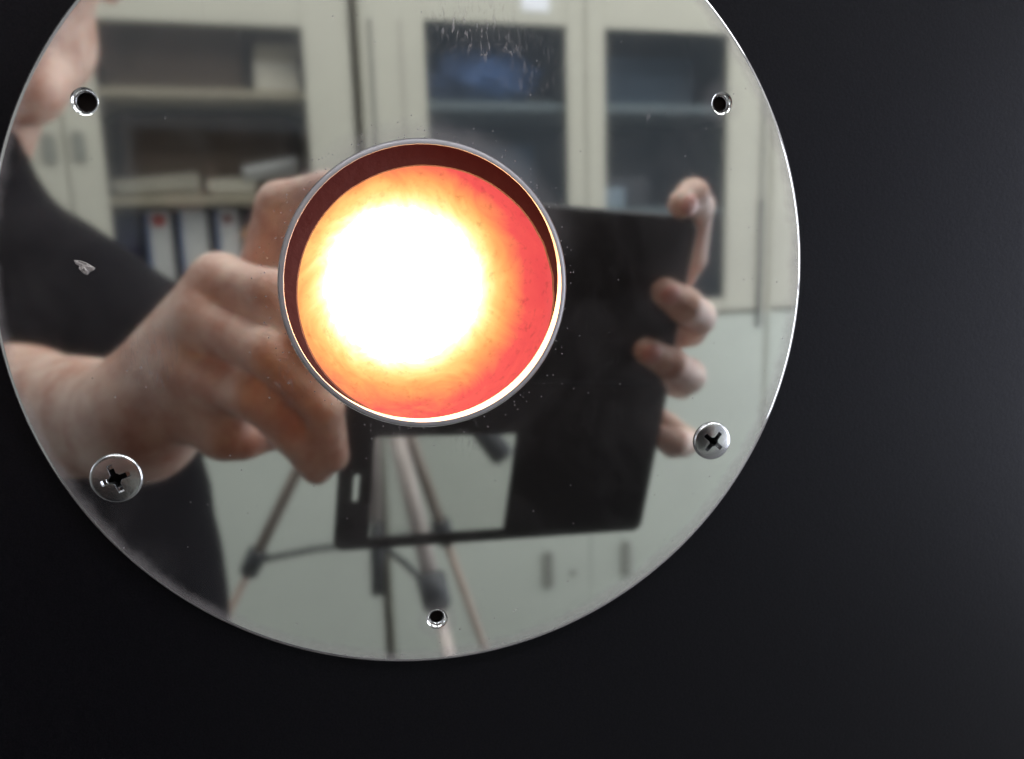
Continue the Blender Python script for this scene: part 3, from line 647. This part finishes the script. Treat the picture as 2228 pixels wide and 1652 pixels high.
for sx in (-1, 1):
    bm = bmesh.new(); bmesh.ops.create_uvsphere(bm, u_segments=20, v_segments=14, radius=0.0125, matrix=Matrix.Translation(hp_(sx * 0.031, 0.0705, 0.004)))
    e_ = kid(from_bm('eyeball', bm, M['eye'], None, True))
    bm = bmesh.new(); bmesh.ops.create_uvsphere(bm, u_segments=16, v_segments=10, radius=0.0062, matrix=Matrix.Translation(hp_(sx * 0.031, 0.0775, 0.003))); kid(from_bm('iris', bm, M['iris'], None, True))
    bm = bmesh.new(); tube(bm, [hp_(sx * 0.014, 0.090, 0.026), hp_(sx * 0.032, 0.087, 0.032), hp_(sx * 0.050, 0.073, 0.026)], [0.003, 0.0035, 0.002], 8); kid(from_bm('eyebrow', bm, M['hair'], None, True))
bm = bmesh.new()
for dz, rr in ((0, 0.0048), (-0.008, 0.0055)): tube(bm, [hp_(-0.024, 0.070, -0.060 + dz * .5), hp_(-0.010, 0.080, -0.058 + dz), hp_(0.010, 0.080, -0.058 + dz), hp_(0.024, 0.070, -0.060 + dz * .5)], [0.002, rr, rr, 0.002], 10)
kid(from_bm('lips', bm, M['lip'], None, True))

# ================================================================== ROOM SEEN IN THE MIRROR (yawed about the plate's normal)
ya, ro = math.radians(8), math.radians(1)
ex = Vector((math.cos(ya), -math.sin(ya), 0)); ez = Vector((0, 0, 1)); ny = Vector((math.sin(ya), math.cos(ya), 0))
ex2 = ex * math.cos(ro) + ez * math.sin(ro); ez2 = ez * math.cos(ro) - ex * math.sin(ro)
O = Vector((0, -1.8, 0))
RM = Matrix(((ex2.x, ny.x, ez2.x, O.x), (ex2.y, ny.y, ez2.y, O.y), (ex2.z, ny.z, ez2.z, O.z), (0, 0, 0, 1)))   # local: x along cabinets, y towards the plate, z up
FLOOR = -1.345
def rbox(name, b, mat, parent=None, bev=0.0015, scale=MM):
    """box in room millimetres; parent None -> placed by the room matrix"""
    bm = bmesh.new(); bm_box(bm, *[q * scale for q in b], bev=bev)
    o = from_bm(name, bm, mat, parent)
    if parent is None: o.matrix_world = RM
    return o
fl = rbox('floor', (-2600, 2600, -700, 3300, FLOOR * 1000 - 20, FLOOR * 1000), M['floor'], bev=0); tag(fl, kind='structure')
wl = rbox('back_wall', (-2600, 2600, -720, -600, FLOOR * 1000, 1500), M['wall'], bev=0); tag(wl, kind='structure')
cl = rbox('ceiling', (-2600, 2600, -600, 3300, 1500, 1520), M['ceil'], bev=0); tag(cl, kind='structure')
rw = rbox('side_wall', (2480, 2600, -600, 1900, FLOOR * 1000 + 1, 1499), M['wall'], bev=0); tag(rw, kind='structure')
lw = rbox('left_wall', (-2600, -2480, -600, 1900, FLOOR * 1000 + 1, 1499), M['wall'], bev=0); tag(lw, kind='structure')

def cabinet(x0, x1, split, glass_top, shelves, mat, pane, lab, st, handles, handle_kind):
    """two glazed doors above two plain doors. st: stile widths of the glazed doors (outer left, inner left, inner right, outer right)"""
    base = FLOOR * 1000 + 60
    E = empty('storage_cabinet', mat=RM @ Matrix.Translation((x0 * MM, 0, FLOOR)))
    tag(E, lab, 'cabinet', 'metal cabinets along the back wall')
    off = (x0, FLOOR * 1000)
    def pb(name, b, m_, par=E, bev=0.0015, label=None):
        o = rbox(name, (b[0] - off[0], b[1] - off[0], b[2], b[3], b[4] - off[1], b[5] - off[1]), m_, par, bev)
        if label: o['label'] = label
        return o
    pb('side_panel', (x0, x0 + 18, -420, -3, base, 620), mat); pb('side_panel', (x1 - 18, x1, -420, -3, base, 620), mat)
    pb('top_panel', (x0, x1, -420, -2, 621, 640), mat); pb('back_panel', (x0 + 18, x1 - 18, -420, -410, base, 620), M['inside'])
    pb('plinth', (x0 + 10, x1 - 10, -400, -30, FLOOR * 1000 + 1, base - 1), M['hole']); pb('divider_panel', (x0 + 19, x1 - 19, -408, -22, -240, -225), M['inside'])
    pb('base_panel', (x0 + 19, x1 - 19, -408, -22, base, base + 15), M['inside'])
    for z in shelves: pb('shelf', (x0 + 20, x1 - 20, -405, -24, z - 22, z), mat, bev=0.003)
    gb = -200
    for (a, b, sl, sr) in ((x0 + 3, split - 2, st[0], st[1]), (split + 2, x1 - 3, st[2], st[3])):
        d = pb('glazed_door', (a, a + sl, -20, 0, -235, 617), mat)
        pb('stile', (b - sr, b, -20, 0, -235, 617), mat, d); 
        for z0_, z1_ in ((glass_top, 617), (-235, gb)): pb('rail', (a + sl + .5, b - sr - .5, -19, -1, z0_, z1_), mat, d)
        pb('glass_pane', (a + sl - 6, b - sr + 6, -12, -8, gb - 6, glass_top + 6), pane, d, 0)
        pb('plain_door', (a - (1.4 if a > split else 0), b + (1.4 if b < split else 0), -20, 0, base + 4, -245), M['mint'])
    for hx, hz, w, h in handles:
        if handle_kind == 'oval' or True:
            bm = bmesh.new(); rounded_prism(bm, -w / 2 * MM, w / 2 * MM, -h / 2 * MM, h / 2 * MM, 0.0002, 0.006, min(w, h) / 2.2 * MM, 0.001, 6)
            bmesh.ops.rotate(bm, verts=bm.verts, cent=(0, 0, 0), matrix=Matrix.Rotation(math.radians(-90), 3, 'X'))
            bmesh.ops.recalc_face_normals(bm, faces=bm.faces)
            for v in bm.verts: v.co += Vector(((hx - off[0]) * MM, 0, (hz - off[1]) * MM)); 
            for v in bm.verts: v.co.y = abs(v.co.y)
            from_bm('handle', bm, M['grip'], E)
    return E
cabL = cabinet(-1205, -20, -613, 447, (320, 95), M['cream'], M['pane'], 'cream steel cabinet with ring binders behind clear glass, left of the narrow dark gap', (95, 62, 68, 98),
               [(-642, 192, 26, 62), (-586, 196, 24, 62), (-642, -900, 24, 95), (-586, -900, 24, 95)], 'oval')
cabR = cabinet(2, 1078, 546, 475, (303, 45), M['cream'], M['pane2'], 'cream steel cabinet with a blue bag behind glass tinted for a bluish reflection, right of the narrow dark gap', (145, 46, 50, 130),
               [(422, -897, 26, 105), (651, -901, 24, 105), (494, -916, 14, 14)], 'bar')
cabN = cabinet(1082, 2100, 1590, 475, (303, 45), M['cream'], M['pane2'], 'cream steel cabinet at the far right of the mirrored row', (110, 46, 50, 110), [(1700, -900, 24, 105)], 'bar')
for (x, z0_, z1_, w) in ((1052, -285, 60, 14), (1052, 61, 340, 7)):
    o = rbox('grip_slot', (x - w / 2 - 2, x + w / 2 - 2, 0.2, 2.5, z0_ - FLOOR * 1000, z1_ - FLOOR * 1000), M['hole'], cabR, 0)
for x, w in ((26, 6), (95, 3)):
    rbox('door_seam', (x - w / 2 - 2, x + w / 2 - 2, 0.2, 1.5, -230 - FLOOR * 1000, 470 - FLOOR * 1000), M['hole'] if w > 4 else M['inside'], cabR, 0)
rbox('paper_label', (385 - 2, 455 - 2, 0.3, 1.2, 505 - FLOOR * 1000, 560 - FLOOR * 1000), M['white'], cabR, 0)

def item(name, b, mat, label, cat, group=None, bev=0.002):
    cx, cz = (b[0] + b[1]) / 2, b[4]; cyy = (b[2] + b[3]) / 2
    bm = bmesh.new(); bm_box(bm, (b[0] - cx) * MM, (b[1] - cx) * MM, (b[2] - cyy) * MM, (b[3] - cyy) * MM, 0, (b[5] - cz) * MM, bev=bev)
    o = from_bm(name, bm, mat); o.matrix_world = RM @ Matrix.Translation((cx * MM, cyy * MM, cz * MM + 0.0006))
    return tag(o, label, cat, group)
item('carton', (-530, -250, -380, -90, 320, 530), M['carton'], 'dark brown carton on the top shelf of the binder cabinet', 'box')
item('carton', (-525, -150, -390, -190, 95, 285), M['carton'], 'wide brown carton behind the loose papers', 'box')
item('document_box', (-226, -130, -330, -60, 320, 385), M['paper'], 'pale document box at the right of the top shelf', 'box')
item('document_box', (-222, -130, -320, -62, 387, 425), M['cream'], 'flat cream box lying on the pale document box', 'box')
for k, (x0_, x1_, z0_, a, lab) in enumerate(((-545, -360, 96, 0.3, 'sagging sheaf of papers at the left of the middle shelf'), (-350, -235, 96, 0.3, 'low pile of papers in the middle of the shelf'), (-268, -135, 122, 9, 'tilted bluish sheaf of papers at the right of the middle shelf'))):
    cx = (x0_ + x1_) / 2; w = (x1_ - x0_) / 2
    bm = bmesh.new()
    for j in range(7):
        dz = j * 5.0; ww = w - random.uniform(0, 10)
        bm_box(bm, -ww * MM, ww * MM, -0.10, (0.085 - random.uniform(0, .02)), dz * MM, (dz + 4) * MM, bev=0.0008, M4=Matrix.Translation((-w * MM, 0, 0)) @ Matrix.Rotation(math.radians((-0.75 * j) if k == 0 else (-0.3 * j)), 4, 'Y') @ Matrix.Translation((w * MM, 0, 0)) @ Matrix.Rotation(math.radians(random.uniform(-2, 2)), 4, 'Z'))
    o = from_bm('paper_pile', bm, M['paper'] if k < 2 else M['binder']); o.matrix_world = RM @ Matrix.Translation((cx * MM, -0.16, z0_ * MM + 0.002 + abs(math.sin(math.radians(a))) * w * MM * (1 if k == 2 else .9))) @ Matrix.Rotation(math.radians(-a), 4, 'Y')
    tag(o, lab, 'papers')
def binder(x0, x1, sticker, label):
    E = empty('ring_binder', mat=RM @ Matrix.Translation((x0 * MM, -0.06, -0.2244))); tag(E, label, 'ring binder', 'ring binders on the lower shelf')
    w = (x1 - x0) * MM; H = 0.290
    bm = bmesh.new(); bm_box(bm, 0, w, -0.004, 0, 0, H, bev=0.001); from_bm('spine', bm, M['binder'], E)
    for a in (0.0, w - 0.003): bm = bmesh.new(); bm_box(bm, a, a + 0.003, -0.27, -0.005, 0, H, bev=0.0008); from_bm('cover_board', bm, M['bside'], E)
    bm = bmesh.new(); bm_box(bm, 0.004, w - 0.004, -0.25, -0.012, 0.006, H - 0.012); from_bm('pages', bm, M['paper'], E)
    bm = bmesh.new(); bm_box(bm, 0, 0.007, 0.0001, 0.0012, 0.002, H - 0.002); from_bm('edge_strip', bm, M['bluebook'], E)
    if sticker:
        bm = bmesh.new(); bmesh.ops.create_circle(bm, cap_ends=True, segments=28, radius=0.0145 if sticker == 'red' else 0.012, matrix=Matrix.Translation((w * 0.55, 0.0012, H - 0.022)) @ Matrix.Rotation(math.radians(-90), 4, 'X'))
        from_bm('round_sticker', bm, M[sticker], E)
    return E
binder(-482, -432, 'red', 'white ring binder with a bright red round sticker')
binder(-414, -356, None, 'white ring binder without a sticker, between the two stickered ones')
binder(-336, -288, 'redb', 'white ring binder with a dark maroon round sticker')
for k, x in enumerate((-270, -222, -176)):
    item('book', (x, x + 42, -300, -70, -224.5, 62 - k * 9), M['bside'] if k != 1 else M['bluebook'], ['dark book next to the maroon-stickered binder', 'blue book between two dark books', 'dark book nearest the right door edge'][k], 'book', 'books on the lower shelf')
item('book', (-560, -500, -300, -70, -224.5, 58), M['bside'], 'dark book at the left end of the lower shelf', 'book', 'books on the lower shelf')
# blue bag: crumpled sheet-like lump
bm = bmesh.new(); bmesh.ops.create_icosphere(bm, subdivisions=5, radius=1)
for v in bm.verts:
    q = v.co.copy(); n1 = noise.noise(q * 2.2); n2 = noise.noise(Vector((q.x * 3 + q.z * 4, q.y * 2, q.z * 6)))
    s_ = 1 + 0.16 * n1 + 0.10 * n2; v.co = Vector((q.x * 0.165 * s_, q.y * 0.13 * s_, max(q.z, -0.8) * 0.085 * s_ + 0.072))
o = from_bm('plastic_bag', bm, M['bluebag'], None, True); o.matrix_world = RM @ Matrix.Translation((0.315, -0.20, 0.3045)); tag(o, 'crumpled blue plastic bag on the top shelf behind the left glass door', 'plastic bag')
item('carton', (610, 930, -380, -150, 303.5, 440), M['greybox'], 'grey carton on the top shelf behind the right glass door', 'box')
item('carton', (190, 470, -380, -170, 45.5, 215), M['greybox'], 'grey carton on the middle shelf behind the left glass door', 'box')
item('carton', (640, 780, -370, -120, 45.5, 130), M['carton'], 'low brown box on the middle shelf behind the right glass door', 'box')
item('document_box', (596, 690, -300, -80, 45.5, 100), M['paper'], 'small pale box in front of the low brown box', 'box')
item('carton', (250, 520, -380, -100, -224.5, -40), M['carton'], 'brown carton on the bottom shelf behind the left glass door', 'box')
item('carton', (640, 900, -380, -120, -224.5, -60), M['greybox'], 'grey carton on the bottom shelf behind the right glass door', 'box')

# ceiling lamps
for k, (x, y, lab) in enumerate(((-700, 650, 'long ceiling lamp over the left cabinet'), (900, 1000, 'long ceiling lamp over the right cabinets'), (450, 1750, 'long ceiling lamp over the furnace front, on its left'), (1750, 1800, 'long ceiling lamp over the furnace front, on its right'))):
    E = empty('ceiling_lamp', mat=RM @ Matrix.Translation((x * MM, y * MM, 1.499))); tag(E, lab, 'lamp', 'ceiling lamps')
    bm = bmesh.new(); bm_box(bm, -0.61, 0.61, -0.16, 0.16, -0.05, -0.001, bev=0.003); from_bm('housing', bm, M['housing'], E)
    bm = bmesh.new(); bm_box(bm, -0.59, 0.59, -0.14, 0.14, -0.0535, -0.0505); from_bm('diffuser', bm, M['tube'], E)

for sx, lab, em in ((1, 'added glowing pane on the right wall that brightens panel and rim', 'fill_glow'), (-1, 'added glowing pane on the left wall for the highlight along the rim', 'fill_glow')):  # added unseen glowing panes, for panel sheen and rim highlights
    xw = 2474 if sx > 0 else -2474
    E = empty('added_window', mat=RM @ Matrix.Translation((xw * MM, 0.85 if sx > 0 else 1.0, -0.25 if sx > 0 else 0.35))); tag(E, lab, 'added_window')
    hw, hh = (0.75, 0.95) if sx > 0 else (0.22, 0.35)
    bm = bmesh.new(); bm_box(bm, -0.003, 0.003, -hw, hw, -hh, hh); from_bm('pane', bm, M[em], E)
    for a in (-hw, hw): bm = bmesh.new(); bm_box(bm, -0.005, 0.005, a - 0.03, a + 0.03, -hh, hh); o = from_bm('frame', bm, M['housing'], E); o.location.x = -sx * 0.009
    for a in (-hh, 0, hh): bm = bmesh.new(); bm_box(bm, -0.004, 0.004, -hw, hw, a - 0.025, a + 0.025); o = from_bm('frame', bm, M['housing'], E); o.location.x = -sx * 0.018
# ================================================================== TRIPOD
apex = mir(803, 700, -0.95)
tri = tag(empty('tripod', loc=(apex.x, apex.y, FLOOR)), 'light bronze tripod with black clamps standing between phone and cabinets', 'tripod')
TL = Vector((apex.x, apex.y, FLOOR))
def tp(name, bm, mat, parent=tri, smooth=True):
    for v in bm.verts: v.co -= TL
    return from_bm(name, bm, mat, parent, smooth)
def leg(pt, clamp_uv, Yc, r_up, r_lo, mat):
    d = (pt - apex); e = apex + d * ((FLOOR + 0.012 - apex.z) / d.z)
    # clamp point: nearest point on the leg to the given picture point
    t_ = clamp_uv; c = apex.lerp(e, t_)
    bm = bmesh.new(); tube(bm, [apex.lerp(e, 0.03), c], r_up, 18); L1 = tp('leg', bm, mat)
    bm = bmesh.new(); tube(bm, [c, e], r_lo, 16); tp('lower_tube', bm, mat, L1)
    n_ = d.normalized(); bm = bmesh.new(); tube(bm, [c - n_ * 0.022, c - n_ * 0.018, c + n_ * 0.020, c + n_ * 0.026], [r_up * 1.2, r_up * 1.75, r_up * 1.65, r_lo * 1.3], 18); tp('clamp', bm, M['bplastic'], L1)
    bm = bmesh.new(); tube(bm, [e - n_ * 0.012, e + n_ * 0.010], r_lo * 1.7, 14); tp('rubber_foot', bm, M['bplastic'], L1)
    return c, e, n_
def t_for(pt):   # fraction along apex..floor of a point on the leg
    d = pt - apex; e = apex + d * ((FLOOR + 0.012 - apex.z) / d.z); return (pt - apex).length / (e - apex).length
pA = mir(552, 1222, -1.02); cA, eA, nA = leg(pA, t_for(pA), 0, 0.0085, 0.0058, M['tan'])
pB = mir(944, 1285, -0.78); cB, eB, nB = leg(pB, t_for(pB), 0, 0.0105, 0.0075, M['pink'])
pC = mir(1050, 1400, -1.10); pc2 = mir(957, 1120, -1.04); cC, eC, nC = leg(pC, t_for(pC) * 0.60, 0, 0.0085, 0.0065, M['tan'])
colb = mir(822, 1292, -0.95)
bm = bmesh.new(); tube(bm, [apex, apex.lerp(colb, 0.72)], 0.009, 16); tp('centre_column', bm, M['pink'])
cpt = apex.lerp(colb, 0.80)
bm = bmesh.new(); tube(bm, [apex.lerp(colb, 0.72), colb], 0.0095, 16); tp('column_end', bm, M['bplastic'])
for c in (cA, cB, cC):
    bm = bmesh.new(); tube(bm, [cpt, cpt.lerp(c, 0.5) + Vector((0, 0, 0.004)), c], 0.0045, 10); tp('brace', bm, M['bplastic'])
bm = bmesh.new(); tube(bm, [apex + Vector((0, 0, -0.03)), apex + Vector((0, 0, 0.03))], 0.026, 20); tp('crown', bm, M['bplastic'])
bm = bmesh.new(); tube(bm, [apex + Vector((0, 0, 0.03)), apex + Vector((0, 0, 0.06))], 0.014, 20); tp('pan_head', bm, M['bplastic'])
hA, hB = mir(1040, 925, -0.90), mir(1100, 1000, -0.88)
bm = bmesh.new(); tube(bm, [apex + Vector((0, 0, 0.04)), hA], 0.005, 12); h_ = tp('pan_handle', bm, M['bplastic'])
bm = bmesh.new(); tube(bm, [hA, hA.lerp(hB, .12), hA.lerp(hB, .9), hB], [0.010, 0.016, 0.017, 0.010], 16); tp('grip', bm, M['bplastic'], h_)

bpy.context.view_layer.update()
